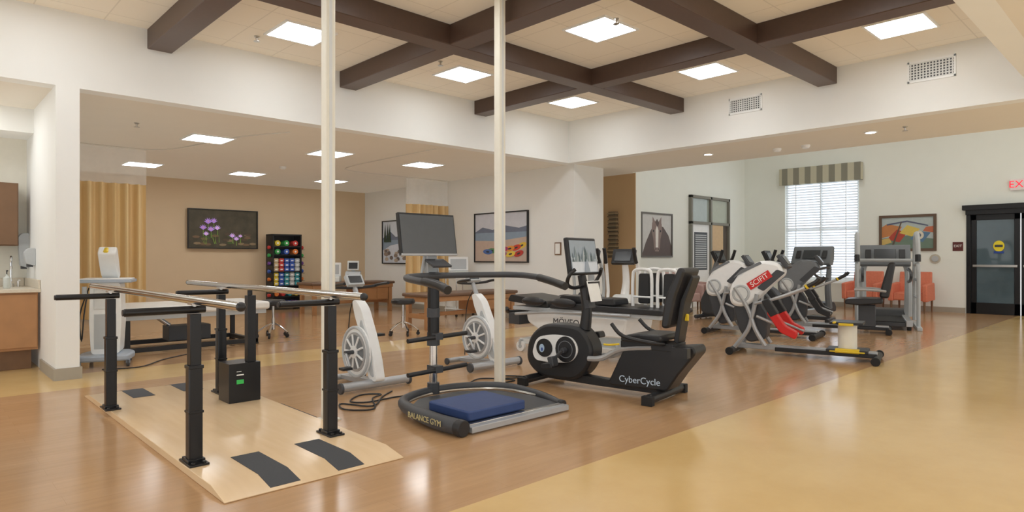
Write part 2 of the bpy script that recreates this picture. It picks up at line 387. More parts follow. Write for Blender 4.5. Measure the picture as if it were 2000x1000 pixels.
def curtain(x0,x1,y,zb,name_label):
    T=Thing('privacy_curtain',name_label,'curtain',((x0+x1)/2,y,0),group='privacy curtains')
    def sheet(z0,z1,m,amp,per):
        g=G();n=int((x1-x0)/.01);vs=[];fs=[]
        for i in range(n+1):
            x=x0+(x1-x0)*i/n; o=amp*math.sin(i*.01/per*2*math.pi)+amp*.45*math.sin(i*.01/per*2.7)
            vs+= [(x,y+o*1.15,z0),(x,y+o,z1)]
        for i in range(n): fs.append((2*i,2*i+2,2*i+3,2*i+1))
        return g.add(vs,fs,m)
    T.part('curtain_fabric',sheet(zb,2.42,stripemat('curtain_weave_%.1f'%x0,0,(230,201,150),(222,190,136),.1),.06,.17),w=True)
    T.part('mesh_top',sheet(2.42,2.98,mat('sheer_mesh',(240,238,234),.8,alpha=.35),.008,.3),w=True,label='sheer white mesh top')
curtain(1.42,2.85,11.6,.3,'golden tan privacy curtain with sheer mesh top, drawn beside wall')
curtain(7.9,9.02,11.65,.35,'golden tan privacy curtain with sheer mesh top, gathered near framed pictures')

# ---------- pictures
def poly(g,pts,W,H,k,m):
    vs=[((u-.5)*W,-.0006*k,(v-.5)*H) for u,v in pts]; g.add(vs,[tuple(range(len(vs)))],m)
def picture(name,label,cat,loc,rz,W,H,fw,fmat,shapes,base,depth=.035,fname='frame',pname='print'):
    T=Thing(name,label,cat,loc,rz)
    g=G(); d=depth
    g.bx(-W/2,W/2,-d,0,H/2-fw,H/2,fmat).bx(-W/2,W/2,-d,0,-H/2,-H/2+fw,fmat).bx(-W/2,-W/2+fw,-d,0,-H/2+fw,H/2-fw,fmat).bx(W/2-fw,W/2,-d,0,-H/2+fw,H/2-fw,fmat)
    T.part(fname,g,.003)
    g=G(); w,h=W-2*fw,H-2*fw; yy=-d+.036 if d>.05 else -d+.025
    g.bx(-w/2,w/2,yy,-.001,-h/2,h/2,base); gg=G()
    for i,(pts,m) in enumerate(shapes): poly(gg,pts,w,h,min(i+1,56),m)
    o=len(g.v)
    for f,k in zip(gg.f,gg.fm): g.f.append([a+o for a in f]); m=gg.ms[k]; (g.ms.append(m) if m not in g.ms else 0); g.fm.append(g.ms.index(m))
    g.v+=[(a,b+yy-.0005,c) for a,b,c in gg.v]
    T.part(pname,g); return T
def c(n,*rgb,e=0,r=.6,s=12,var=.08): return mat('paint_'+n,rgb,r,var=var,e=e,s=s)
def ov(cx,cy,a,b,n=20): return oval(cx,cy,a,b,n)
def rot(pts,cx,cy,a):
    a=rad(a); return [(cx+(x-cx)*math.cos(a)-(y-cy)*math.sin(a),cy+(x-cx)*math.sin(a)+(y-cy)*math.cos(a)) for x,y in pts]
sh=[]
tvb=c('tvdark',66,60,46,e=.25,var=.7,s=5)
for i in range(26):
    sh.append((rot(ov(random.uniform(.06,.94),random.uniform(.05,.4),.055,.035,7),.5,.2,random.uniform(-5,5)),c('leaf%d'%(i%4),*[(104,82,60),(76,62,48),(124,106,80),(66,78,44)][i%4],e=.25)))
pu=c('croc',156,120,196,e=.4);pu2=c('croc2',190,158,218,e=.4);gr=c('grass',104,130,56,e=.3)
for i in range(12):
    cx=random.choice((random.uniform(.18,.46),random.uniform(.6,.78))); cy=random.uniform(.08,.14); t=cx+random.uniform(-.05,.05)
    sh.append(([(cx-.004,cy),(cx+.004,cy),(t,cy+random.uniform(.2,.36))],gr))
def flower(cx,cy,s):
    sh.append(([(cx-.004,cy),(cx+.004,cy),(cx+.008,max(.05,cy-.34*s)),(cx-.004,max(.05,cy-.34*s))],gr))
    tip=[];n=5
    for k in range(n*2+1):
        a=math.pi*(.1+.8*k/(n*2)); R=(.22 if k%2==0 else .12)*s
        tip.append((cx+math.cos(a)*R*.5,cy+math.sin(a)*R))
    sh.append(([(cx,cy-.06*s)]+tip,pu if s>.5 else pu2)); sh.append((ov(cx,cy+.06*s,.005,.025*s,8),c('stamen',240,150,40,e=.5)))
for q in((.2,.5,.55),(.27,.66,.62),(.35,.68,.55),(.31,.46,.58),(.4,.5,.5),(.24,.34,.45),(.62,.3,.5),(.68,.22,.46),(.74,.3,.36)): flower(*q)
picture('television','wall-mounted flat television showing purple crocuses','television',(5.37,15.37,1.905),0,1.56,.9,.02,blk,sh,tvb,depth=.07,fname='bezel',pname='screen')
sky=c('sky',206,208,216);lake=c('lake',140,158,176);mtn=c('mtn',112,120,138);sand=c('sand',196,174,158)
sh=[([(0,.62),(.15,.72),(.35,.66),(.6,.74),(.85,.68),(1,.72),(1,.55),(0,.55)],mtn),([(0,.35),(1,.5),(1,.6),(0,.6)],lake),([(0,0),(1,0),(1,.5),(.45,.42),(0,.44)],sand)]
for i,(cx,cy,a,cl) in enumerate([(.9,.32,62,(226,190,70)),(.8,.28,55,(206,70,50)),(.68,.26,48,(228,150,60)),(.56,.25,42,(170,60,110)),(.44,.24,36,(200,60,50)),(.34,.22,30,(90,140,90)),(.26,.2,24,(80,110,170)),(.85,.16,60,(190,60,50)),(.7,.15,50,(230,200,80)),(.54,.14,50,(150,60,120))]):
    sh.append((rot(ov(cx,cy,.095,.055,16),cx,cy,a-30),c('kayak%d'%i,*cl)))
    sh.append((rot(ov(cx,cy,.035,.018,10),cx,cy,a-30),c('cockpit',50,50,55)))
picture('framed_picture','large black-framed photo of colourful kayaks on lakeshore','picture',(9.1,9.92,1.675),-90,1.66,1.06,.025,blk,sh,sky,depth=.05)
sh=[([(.0,.3),(.3,.42),(1,.5),(1,.6),(0,.6)],lake),([(0,.6),(.3,.75),(.5,.62),(1,.68),(1,.55),(0,.55)],mtn)]
for i in range(22): sh.append((ov(random.uniform(0.08,.92),random.uniform(.06,.32),random.uniform(.05,.08),random.uniform(.03,.05),9),c('stone%d'%(i%3),*[(150,134,122),(112,102,98),(186,170,152)][i%3])))
for a in(.1,.2,.28,.8): sh.append(([(a-.05,.5),(a+.05,.5),(a,.95)],c('pine',44,62,50)))
picture('framed_picture','black-framed photo of rocky lakeshore with pines','picture',(9.1,13.85,1.645),-90,1.25,1.11,.025,blk,sh,c('sky2',212,218,228),depth=.05)
hm=c('horse',142,124,118);hm2=c('horse2',96,84,82);hb=c('horsebg',206,206,204)
sh=[([(.0,0),(.12,.3),(.3,.62),(.45,.78),(.72,.7),(.9,.5),(1,.25),(1,0)],hm2),
([(.34,.8),(.5,.86),(.66,.78),(.68,.6),(.62,.4),(.6,.2),(.56,.1),(.44,.1),(.4,.2),(.38,.4),(.32,.6)],hm),([(.35,.76),(.35,.95),(.44,.83)],hm),([(.56,.83),(.65,.95),(.65,.76)],hm),
([(.46,.2),(.45,.62),(.5,.74),(.55,.62),(.54,.2)],c('blaze',232,228,222)),([(.44,.8),(.5,.9),(.57,.8),(.53,.68)],hm2),(ov(.38,.6,.022,.03,10),blk),(ov(.62,.6,.022,.03,10),blk),(ov(.46,.16,.016,.02,8),blk),(ov(.54,.16,.016,.02,8),blk)]
picture('framed_picture','grey-framed monochrome portrait of a horse','picture',(12.92,8.65,1.78),0,1.3,1.05,.04,mat('frame_pewter',(98,94,88),.4),sh,hb)
sh=[([(0,0),(1,0),(1,.3),(.5,.42),(0,.32)],c('ag',110,132,118)),([(0,.35),(.3,.45),(.4,.7),(.1,.8),(0,.7)],c('ao',196,130,80)),([(.1,.3),(.35,.2),(.5,.5),(.3,.62)],c('ar',178,74,60)),([(.35,.5),(.6,.38),(.75,.62),(.5,.75)],c('ay',216,192,96)),([(.55,.3),(.8,.2),(.95,.5),(.7,.55)],c('ab',90,124,156)),(ov(.72,.42,.1,.14),c('aw',220,214,196)),(ov(.72,.42,.05,.07),c('ab2',100,110,126)),([(.1,.75),(.5,.85),(.9,.7),(.9,.74),(.5,.9),(.1,.8)],c('ad',90,96,120)),([(.2,.1),(.24,.1),(.4,.85),(.38,.87)],c('ad2',96,82,72)),([(0,.1),(.2,.2),(.15,.34),(0,.3)],c('ay2',206,180,110)),([(.8,.55),(1,.5),(1,.7),(.86,.68)],c('ar2',190,110,80))]
picture('framed_picture','dark wood framed colourful abstract painting','picture',(17.3,4.59,1.835),-90,1.2,.86,.06,mat('frame_dark_wood',(100,80,64),.4),sh,c('abg',178,190,190))
exm=mat('exit_red',(225,40,60),.5,e=1.0)
T=Thing('exit_sign','white wall-mounted exit sign with lit red letters','sign',(17.3,2.44,2.8),-90)
T.part('housing',G().bx(-.19,.19,-.05,0,-.11,.13,mat('sign_panel',(240,226,226),.4)),.006); T.part('lettering',G().text('EXIT',.21,MYn(0,-.052,.012),exm))
T=Thing('door_sign','small maroon square sign lettered EXIT','sign',(17.3,3.58,1.5),-90)
T.part('plate',G().bx(-.1,.1,-.012,0,-.1,.1,mat('maroon',(92,40,38),.4)),.003); T.part('lettering',G().text('EXIT',.075,MYn(0,-.014,.01),paper))
solo('wall_speaker','round beige wall-mounted fitting','wall fitting',G().cyl((0,0,0),(-.02,0,0),.11,mat('beige_pl',(190,182,166),.5)).cyl((-.02,0,0),(-.035,0,0),.07,lgr),(17.3,4.02,1.22),bevel=.004)
solo('wall_plaque','small framed white notice with brown border','sign',G().bx(-.02,0,-.08,.08,-.12,.12,wood2).bx(-.024,-.02,-.06,.06,-.1,.1,paper),(9.1,8.3,1.42))
g=G()
for i in range(34):
    z=-.48+i*.029; g.bx(-.06-random.random()*.05,0,-.09-random.random()*.03,.09+random.random()*.03,z,z+.029,[c('st1',120,100,76),c('st2',86,76,60),c('st3',152,134,104)][i%3])
solo('stacked_stone_decor','tall stacked-slate wall decoration on tan wall','wall decor',g,(11.0,8.42,1.72))

# ---------- alcove
T=Thing('base_cabinet','warm brown wooden base cabinet under sink counter','cabinet',(.1,9.4))
T.part('body',G().bx(-1.5,1.1,8.9,9.98,.22,.86,wood).bx(-1.5,1.05,9.0,9.9,0,.22,wood2),.004,w=True)
for a in(-.38,.37):
    d=T.part('door',G().bx(a,a+.72,8.875,8.9,.25,.84,wood),.004,w=True); T.part('handle',G().bx(a+.05,a+.18,8.86,8.875,.76,.77,stl),.002,w=True,parent=d)
lam=mat('laminate',(212,202,184),.35,var=.12,s=60)
solo('worktop','beige laminate sink worktop with backsplash','worktop',G().bx(-1.5,1.118,8.84,9.98,.862,.9,lam).bx(1.095,1.118,8.86,9.98,.9,1.0,lam).bx(-1.5,1.09,9.96,9.985,.9,1.0,lam),bevel=.004)
T=Thing('wall_cabinet','brown wooden wall cabinet above sink','cabinet',(.2,9.8,1.39))
T.part('body',G().bx(-1,1.0,9.64,9.99,1.39,2.14,wood2),.004,w=True)
for a in(-.0,.5): T.part('door',G().bx(a,a+.49,9.615,9.64,1.4,2.13,wood2),.004,w=True)
g=G().cyl((.93,9.65,.901),(.93,9.65,.94),.03,chr_).tube([(.93,9.65,.93),(.93,9.65,1.12),(.93,9.62,1.22),(.92,9.53,1.26),(.91,9.45,1.22),(.91,9.43,1.15)],.013,chr_).cyl((1.0,9.65,.901),(1.0,9.65,.98),.012,chr_).box((1.0,9.6,.98),(.02,.09,.015),chr_)
solo('faucet','chrome gooseneck faucet on sink worktop','faucet',g)
def disp(y,z0,z1,lab):
    solo('soap_dispenser',lab,'dispenser',G().prism(rr([(1.12,z0),(1.03,z0+.03),(1.01,z1-.05),(1.05,z1),(1.12,z1)],.02),'y',y-.06,y+.06,lgr).bx(1.04,1.1,y-.04,y+.04,z0-.01,z0+.03,dgr),bevel=.006)
disp(9.3,1.15,1.36,'grey and white soap dispenser mounted on wall')
disp(9.82,1.12,1.55,'tall white paper towel dispenser mounted on wall')
solo('soap_bottle','clear pump soap bottle on sink worktop','bottle',G().lathe([(.03,0),(.035,.01),(.035,.12),(.012,.14),(.012,.16)],(.85,9.2,.901),mat('soap',(200,205,200),.2),16).cyl((.85,9.2,1.06),(.85,9.2,1.1),.005,blk).box((.85,9.18,1.1),(.015,.06,.012),blk))

# ---------- poles
for x in(2.375,4.165):
    g=G().prism(rr([(-.041,-.041),(.041,-.041),(.041,.041),(-.041,.041)],.012,3),'z',0,3.765,cream)
    g.bx(-.012,.012,-.044,-.04,.02,3.75,offw).bx(-.07,.07,-.07,.07,0,.012,cream)
    solo('support_pole','cream metal floor-to-ceiling support pole','pole',g,(x,4.56,0),group='floor-to-ceiling poles')

# ---------- parallel bars
T=Thing('parallel_bars','walking parallel bars with steel rails on maple platform','parallel bars',(1.72,5.1))
prof=[(3.36,.002),(3.36,.008),(3.56,.045),(6.63,.045),(6.83,.008),(6.83,.002)]
T.part('platform',G().prism(prof,'x',1.18,2.26,MP),.002,w=True,label='varnished maple platform with ramped ends')
gm=mat('grip_strip',(66,68,72),.8,var=.15,s=200)
for x in(1.43,1.83):
    for s in(0,1):
        pr=[(3.39,.0155),(3.56,.0475),(3.97,.0475),(3.97,.046),(3.56,.046),(3.39,.0115)]
        if s: pr=[(10.19-a,b) for a,b in pr]
        T.part('grip_strip',G().prism(pr,'x',x,x+.17,gm),w=True,label='dark grey anti-slip strip')
for x,y in((1.24,4.02),(2.12,4.04),(1.2,5.92),(2.06,5.95)):
    g=G().prism(rr([(x-.038,y-.038),(x+.038,y-.038),(x+.038,y+.038),(x-.038,y+.038)],.008,2),'z',.05,.62,blk2)
    g.bx(x-.031,x+.031,y-.031,y+.031,.6,.92,blk2).bx(x-.048,x+.048,y-.048,y+.048,.05,.075,blk2).bx(x-.055,x+.055,y-.1,y+.1,.045,.058,blk2).bx(x-.042,x+.042,y-.042,y+.042,.34,.355,blk2).bx(x-.042,x+.042,y-.042,y+.042,.6,.62,blk2)
    for q in(-.085,.085): g.cyl((x+.03,y+q,.058),(x+.03,y+q,.07),.012,blk2,n=8).cyl((x-.03,y+q,.058),(x-.03,y+q,.07),.012,blk2,n=8)
    p=T.part('post',g,.003,w=True,label='black steel adjustable post')
    g=G().cyl((x-.36,y,.945),(x+.06,y,.945),.022,blk2).cyl((x-.37,y,.945),(x-.36,y,.945),.018,blk)
    T.part('width_arm',g,w=True,parent=p)
    g=G().cyl((x,y,.96),(x,y,.985),.014,stl).box((x,y,.978),(.05,.09,.012),stl); T.part('rail_bracket',g,.002,w=True,parent=p)
for x,y0,y1 in((1.24,3.3,6.65),(2.12,3.6,6.95)):
    T.part('handrail',G().cyl((x,y0,1.0),(x-.03,y1,1.0),.024,chr_,n=20).ell((x,y0,1.0),(.025,.03,.025),blk).ell((x-.03,y1,1.0),(.025,.03,.025),blk),w=True,label='polished stainless steel handrail')
T.part('control_box',G().bx(1.94,2.2,5.42,5.66,.046,.37,blk2).bx(2.0,2.06,5.416,5.42,.2,.235,mat('lbl_green',(60,190,90),.5)).bx(2.0,2.06,5.416,5.42,.27,.28,paper).bx(2.0,2.04,5.416,5.42,.3,.305,paper),.006,w=True,label='black motor control box with green label')
T.part('lift_column',G().bx(2.1,2.17,5.44,5.51,.37,.93,blk2).cyl((2.13,5.47,.93),(2.13,5.47,.975),.02,blk2),.003,w=True)

# ---------- balance trainer
T=Thing('balance_trainer','standing balance training station with monitor and curved handrails','exercise machine',(3.4,4.1))
path=[(2.82,3.52,.062),(2.8,3.8,.066),(2.88,4.25,.07),(3.05,4.5,.07),(3.4,4.62,.07),(3.75,4.55,.07),(4.0,4.3,.07),(4.02,3.9,.06),(3.93,3.56,.05)]
T.part('base_tube',G().tube(path,[.056,.058,.046,.038,.036,.038,.036,.032,.026],dgr,12,4),w=True,label='thick grey curved base tube')
T.part('silver_rim',G().tube([(a*.965+.12,b*.965+.14,.05) for a,b,_ in path[1:8]],.018,stl,8,4),w=True,label='silver inner rim')
g=G().prism(rr([(2.84,3.5),(3.92,3.5),(3.98,3.95),(3.9,4.32),(3.6,4.52),(3.2,4.52),(2.95,4.3),(2.85,3.9)],.08),'z',.02,.05,dgr).bx(2.9,3.92,3.46,3.52,.012,.055,silv).bx(2.9,3.94,3.52,3.56,.05,.06,stl)
for a in((2.95,3.56),(3.8,3.56),(3.1,4.3),(3.75,4.3)): g.cyl((a[0],a[1],0),(a[0],a[1],.03),.03,rub)
T.part('deck',g,.004,w=True)
T.part('end_cap',G().cyl((2.82,3.525,.06),(2.825,3.46,.058),.06,blk),.006,w=True)
T.part('end_cap',G().cyl((3.93,3.57,.05),(3.925,3.52,.048),.034,blk),.006,w=True)
tm=Matrix(((0.0,0,-1,2.742),(-1,0,0,3.82),(0,1,0,.075),(0,0,0,1)))
T.part('lettering',G().text('BALANCE GYM',.06,tm,mat('letter_gold',(190,178,130),.5)),w=True)
g=G().cyl((3.42,4.62,.06),(3.42,4.62,.6),.036,chr_,n=20).cyl((3.42,4.62,.04),(3.42,4.62,.14),.055,dgr).prism(rr([(3.375,4.575),(3.465,4.575),(3.465,4.665),(3.375,4.665)],.03),'z',.5,1.12,blk2).cyl((3.42,4.62,.47),(3.42,4.62,.53),.058,dgr).cyl((3.42,4.62,.72),(3.42,4.62,.8),.058,dgr)
T.part('column',g,.002,w=True)
for z in(.27,.56): T.part('side_peg',G().cyl((3.1,4.55,z-.02),(3.74,4.55,z+.0),.02,blk).bx(3.38,3.46,4.53,4.66,z-.035,z+.025,dgr),w=True)
T.part('handrail',G().tube([(2.8,3.62,1.02),(2.82,3.75,1.05),(2.93,4.3,1.08),(3.1,4.46,1.09),(3.42,4.56,1.09),(3.9,4.5,1.09),(4.12,4.28,1.09),(4.1,3.95,1.07),(4.0,3.58,1.01)],.028,dgr,12),w=True)
T.part('grip',G().tube([(2.8,3.61,1.018),(2.82,3.76,1.05),(2.86,3.98,1.068)],.033,blk,12),w=True)
T.part('grip',G().tube([(4.0,3.57,1.01),(4.06,3.78,1.045),(4.11,3.98,1.072)],.033,blk,12),w=True)
mo=G().box((3.34,4.6,1.45),(.6,.035,.37),blk,(-9,0,0)).box((3.34,4.58,1.452),(.575,.006,.34),scr2,(-9,0,0)).box((3.34,4.565,1.275),(.6,.03,.02),silv,(-9,0,0))
T.part('monitor',mo,.004,w=True,label='large dark flat monitor with silver lower edge')
T.part('monitor_mount',G().bx(3.36,3.46,4.62,4.68,1.1,1.35,lgr).tube([(3.32,4.66,1.1),(3.36,4.66,1.3),(3.34,4.63,1.42)],.015,lgr).box((3.4,4.52,1.2),(.2,.14,.02),dgr,(25,0,0)).tube([(3.5,4.66,1.1),(3.46,4.66,1.3)],.015,lgr),.003,w=True)
solo('balance_cushion','blue vinyl foam balance pad on trainer deck','cushion',G().prism(rr([(2.96,3.57),(3.54,3.57),(3.54,4.07),(2.96,4.07)],.03),'z',.062,.135,blue),bevel=.012)

# ---------- recumbent bike
T=Thing('recumbent_bike','black recumbent exercise bike with screen showing snowy trees','exercise bike',(4.8,3.85),8.6)
g=G().cyl((-.3,.67,.055),(.3,.67,.055),.04,blk).cyl((-.33,-.67,.05),(.33,-.67,.05),.042,blk)
for x,y in((-.32,.67),(.32,.67),(-.35,-.67),(.35,-.67)): g.box((x,y,.04),(.06,.1,.08),rub)
g.prism(rr([(.6,.05),(.6,.14),(.1,.12),(-.3,.1),(-.62,.1),(-.62,.04),(.0,.04)],.03),'x',-.05,.05,blk)
T.part('base_frame',g,.006)
hs=rr([(.8,.2),(.76,.46),(.58,.6),(.28,.6),(.14,.58),(.0,.4),(.06,.2),(.2,.07),(.62,.06)],.12,5)
h=T.part('flywheel_housing',G().prism(hs,'x',-.11,.11,blk),.03)
T.part('side_cover',G().prism(rr([(.7,.3),(.65,.46),(.45,.5),(.22,.49),(.15,.36),(.24,.24),(.5,.22),(.66,.23)],.09,5),'x',-.125,-.105,wht).prism(oval(.3,.365,.115,.125),'x',-.135,-.12,blk).ring((-.135,.3,.365),.08,.004,mgr).prism(oval(.55,.36,.095,.09),'x',-.133,-.12,blk).prism(oval(.575,.355,.03,.04),'x',-.14,-.13,mat('decal_pale_blue',(176,200,224),.4)).prism(oval(.57,.345,.01,.018),'x',-.143,-.138,mat('decal_blue')),.003,parent=h,label='white figure-eight side cover with blue emblem')
g=G().cyl((-.19,.3,.36),(.19,.3,.36),.025,dgr).tube([(-.19,.3,.36),(-.19,.42,.24)],.016,dgr).tube([(.19,.3,.36),(.19,.18,.48)],.016,dgr); T.part('crank',g)
T.part('pedal',G().prism(rr([(.34,.2),(.46,.18),(.48,.23),(.36,.25)],.02),'x',-.3,-.19,blk).prism(rr([(.38,.2),(.41,.3),(.35,.31),(.33,.22)],.02),'x',-.29,-.2,dgr),.006)
T.part('pedal',G().prism(rr([(.1,.46),(.24,.44),(.26,.5),(.12,.52)],.02),'x',.19,.3,blk),.006)
T.part('console_mast',G().tube([(0,.16,.56),(0,.14,.75),(0,.17,.95),(0,.2,1.08)],[.06,.05,.045,.04],blk,12).box((0,.12,.86),(.12,.05,.2),dgr,(-12,0,0)).bx(-.11,.11,.06,.085,.85,1.02,blk),.004)
T.part('paper_sheet',G().box((-.02,.045,.93),(.2,.006,.2),paper,(-14,0,0)),label='white instruction sheet')
T.part('handlebar',G().tube([(-.24,.12,1.14),(-.28,.16,1.08),(-.25,.2,1.0),(-.14,.2,.96),(0,.16,.98),(.14,.2,.96),(.25,.2,1.0),(.28,.16,1.08),(.24,.12,1.14)],.018,blk))
mp=T.part('monitor',G().box((0,.2,1.26),(.52,.045,.36),blk,(-8,0,0)),.012)
sw=c('snow',206,212,218,e=.1)
g=G().box((0,.174,1.26),(.47,.004,.31),c('snowsky',150,160,168,e=.1),(-8,0,0)); Mx=Matrix.Translation((0,.170,1.26))@Euler((rad(-8),0,0)).to_matrix().to_4x4()
def pan(pts,m,k): g.add([(x,-.001*k,z) for x,z in pts],[tuple(range(len(pts)))],m,Mx)
pan([(-.23,-.15),(.23,-.15),(.23,-.02),(.05,-.05),(-.23,.0)],sw,1)
for i in range(12):
    x=-.2+i*.036+random.uniform(-.01,.01); s=random.uniform(.07,.16)
    pan([(x-s*.22,-.05),(x-s*.1,-.05+s*.4),(x-s*.16,-.05+s*.4),(x,-.05+s),(x+s*.16,-.05+s*.4),(x+s*.1,-.05+s*.4),(x+s*.22,-.05)],c('firs%d'%(i%3),*[(82,96,98),(126,138,140),(166,174,176)][i%3],e=.1),2+i)
pan([(-.03,-.15),(.06,-.15),(.03,-.03),(.01,-.03)],c('path',150,160,170,e=.1),15)
T.part('screen',g,parent=mp,label='lit screen with snowy forest scene')
T.part('seat_cushion',G().prism(rr([(-.33,.5),(-.33,.55),(-.5,.58),(-.72,.58),(-.72,.52),(-.5,.5)],.03),'x',-.2,.2,vinyl),.02)
bk=rr([(-.70,.64),(-.735,.9),(-.86,1.17),(-.925,1.15),(-.83,.9),(-.775,.64)],.05)
T.part('backrest',G().prism(bk,'x',-.17,.17,vinyl),.04,label='tall contoured black vinyl backrest')
T.part('backrest_shell',G().prism(rr([(-.78,.52),(-.84,.88),(-.94,1.1),(-.96,1.08),(-.88,.86),(-.82,.5)],.02),'x',-.08,.08,blk).bx(-.012,.012,-.885,-.84,.7,.76,yel),.01)
T.part('seat_carriage',G().bx(-.14,.14,-.8,-.3,.44,.5,blk).bx(-.06,.06,-.85,-.2,.38,.44,silv).tube([(-.16,-.3,.47),(-.2,-.22,.46),(-.2,-.16,.46)],.01,yel),.006)
for q in(-1,1): T.part('side_grip',G().tube([(q*.15,-.72,.5),(q*.27,-.66,.52),(q*.28,-.4,.56),(q*.27,-.28,.66)],.018,blk))
T.part('battery_pack',G().bx(-.31,-.24,-1.0,-.86,.42,.5,blk).tube([(-.27,-.95,.46),(-.1,-.9,.46)],.02,blk))
for q in(-1,1): T.part('step_tube',G().tube([(q*.12,.05,.3),(q*.12,-.1,.32),(q*.12,-.3,.42),(q*.12,-.6,.46)],.026,silv))
rc=T.part('rear_cover',G().prism(rr([(-.16,.1),(-.26,.3),(-.32,.42),(-.5,.44),(-.98,.5),(-1.0,.44),(-.84,.24),(-.74,.09),(-.2,.08)],.03),'x',-.13,.13,blk),.015)
T.part('lettering',G().text('CyberCycle',.084,MXn(-.1325,-.48,.155,1),mat('letter_pale_blue',(196,212,228),.5)),parent=rc)

# ---------- upright ergometer x2
def ergo(loc,rz,label):
    T=Thing('upright_ergometer',label,'exercise bike',loc,rz,group='upright ergometer bikes')
    g=G().cyl((-.36,-.1,.06),(.36,-.1,.06),.042,silv).cyl((-.22,.5,.045),(.22,.5,.045),.03,silv)
    for x in(-.38,.38): g.cyl((x,-.1,.055),(x*.93,-.1,.055),.052,dgr)
    for x in(-.23,.23): g.cyl((x,.5,.04),(x*.9,.5,.04),.04,dgr)
    g.prism(rr([(-.12,.03),(-.12,.1),(.5,.07),(.5,.03)],.02),'x',-.05,.05,silv); T.part('base_frame',g,.006)
    g=G().prism(rr([(-.19,.08),(-.14,.28),(-.05,.5),(.09,.76),(.2,.84),(.26,.82),(.21,.68),(.08,.46),(-.01,.26),(-.04,.1)],.05,5),'x',-.05,.05,wht)
    g.prism(rr([(-.15,.12),(-.11,.28),(-.03,.48),(.08,.66),(.11,.61),(.03,.44),(-.04,.26),(-.08,.14)],.03,4),'x',-.056,-.048,lgr); T.part('body',g,.015,label='white curved shroud')
    d=T.part('flywheel_disc',G().cyl((-.085,.13,.34),(-.06,.13,.34),.25,wht,n=36).ring((-.085,.13,.34),.236,.016,lgr).cyl((-.095,.13,.34),(-.085,.13,.34),.19,silv,n=32).cyl((-.11,.13,.34),(-.095,.13,.34),.06,wht),.002)
    g=G().cyl((-.096,.13,.34),(-.0945,.13,.34),.165,mgr,n=28)
    for i in range(9):
        t=i*2*math.pi/9; g.cyl((-.1,.13+.06*math.cos(t),.34+.06*math.sin(t)),(-.1,.13+.17*math.cos(t),.34+.17*math.sin(t)),.011,wht,n=8)
    T.part('spoke_plate',g,parent=d)
    g=G().cyl((-.2,.13,.34),(.18,.13,.34),.02,dgr).tube([(-.19,.13,.34),(-.2,.03,.22)],.014,silv).tube([(.18,.13,.34),(.19,.23,.46)],.014,silv).box((-.25,.02,.21),(.1,.09,.025),blk).box((.24,.24,.47),(.1,.09,.025),blk); T.part('crank_and_pedals',g,.004)
    g=G().cyl((0,.2,.78),(0,.32,1.0),.026,silv).box((0,.3,1.02),(.18,.05,.12),lgr,(-35,0,0)).box((0,.28,1.035),(.14,.01,.08),scr,(-35,0,0)); T.part('console',g,.01)
    g=G().tube([(-.24,.06,1.0),(-.24,.23,.98),(-.2,.3,.96),(0,.3,.95),(.2,.3,.96),(.24,.23,.98),(.24,.06,1.0)],.016,blk); T.part('handlebar',g)
    T.part('cable',G().tube([(0,.3,.85),(.02,.42,.7),(.02,.46,.4),(0,.44,.1)],.006,blk,6))
    return T.e
ergo((3.25,5.4),0,'white and silver upright ergometer with round flywheel, beside pole')
ergo((4.82,5.45),0,'white and silver upright ergometer beside balance trainer and pole')

# ---------- robotic tilt table
T=Thing('tilt_table','white motorised tilt therapy table with black padded top','therapy table',(6.35,5.3),3)
g=G().bx(-.3,.3,-.85,.9,.1,.17,offw).bx(-.1,.1,-.6,.7,.17,.3,offw)
T.part('base_frame',g,.01)
for x in(-.32,.32):
    for y in(-.8,.85): T.part('caster',G().cyl((x-.02,y,.07),(x+.02,y,.07),.07,wht).cyl((x-.025,y,.07),(x+.025,y,.07),.03,lgr).bx(x-.03,x+.03,y-.02,y+.02,.1,.16,lgr),.004)
b=T.part('body_panel',G().prism(rr([(-.75,.3),(.5,.28),(.75,.4),(.78,.54),(-.8,.54)],.05),'x',-.3,.3,wht),.02,label='white side panel')
T.part('lettering',G().text('M\u00d6VEO',.12,MXn(-.303,.1,.43),dgr),parent=b)
T.part('pad',G().prism(rr([(-1.3,.6),(-1.3,.66),(.3,.68),(.35,.6)],.03),'x',-.34,.34,vinyl),.02,label='black padded top')
T.part('head_pad',G().prism(rr([(.38,.6),(.4,.69),(1.05,.75),(1.1,.66)],.03),'x',-.32,.32,vinyl),.02,label='black padded head section')
for q in(-1,1):
    for y in(.1,.6): T.part('side_bolster',G().ell((q*.36,y,.68),(.05,.2,.06),vinyl))
T.part('leg_pad',G().prism(rr([(-.3,.68),(-.34,.76),(-.62,.76),(-.64,.68)],.03),'x',-.3,.0,vinyl),.02)
T.part('leg_pad',G().prism(rr([(.25,.69),(.2,.77),(-.1,.77),(-.14,.69)],.03),'x',-.28,.02,vinyl),.02)
T.part('pad_frame',G().bx(-.32,.32,-1.25,1.0,.55,.6,lgr).tube([(-.38,.9,.5),(-.38,.2,.56),(-.38,-.9,.58)],.02,silv).tube([(-.34,1.1,.56),(-.2,1.16,.5),(.2,1.16,.5),(.34,1.1,.56)],.03,blk).bx(-.3,.3,.9,1.1,.35,.5,dgr),.006)
for y in(-.82,-1.16):
    for x in(0,.28):
        g=G().tube([(x,y+.13,.66),(x,y+.13,1.0),(x,y+.09,1.1),(x,y-.09,1.1),(x,y-.13,1.0),(x,y-.13,.66)],.02,wht).tube([(x,y+.13,.78),(x,y-.13,.78)],.012,wht); T.part('side_hoop',g,label='white tubular hoop')
        T.part('hoop_pad',G().prism(rr([(y-.08,.7),(y+.08,.7),(y+.07,1.06),(y-.07,1.06)],.03),'x',x+.03,x+.09,blk),.01)

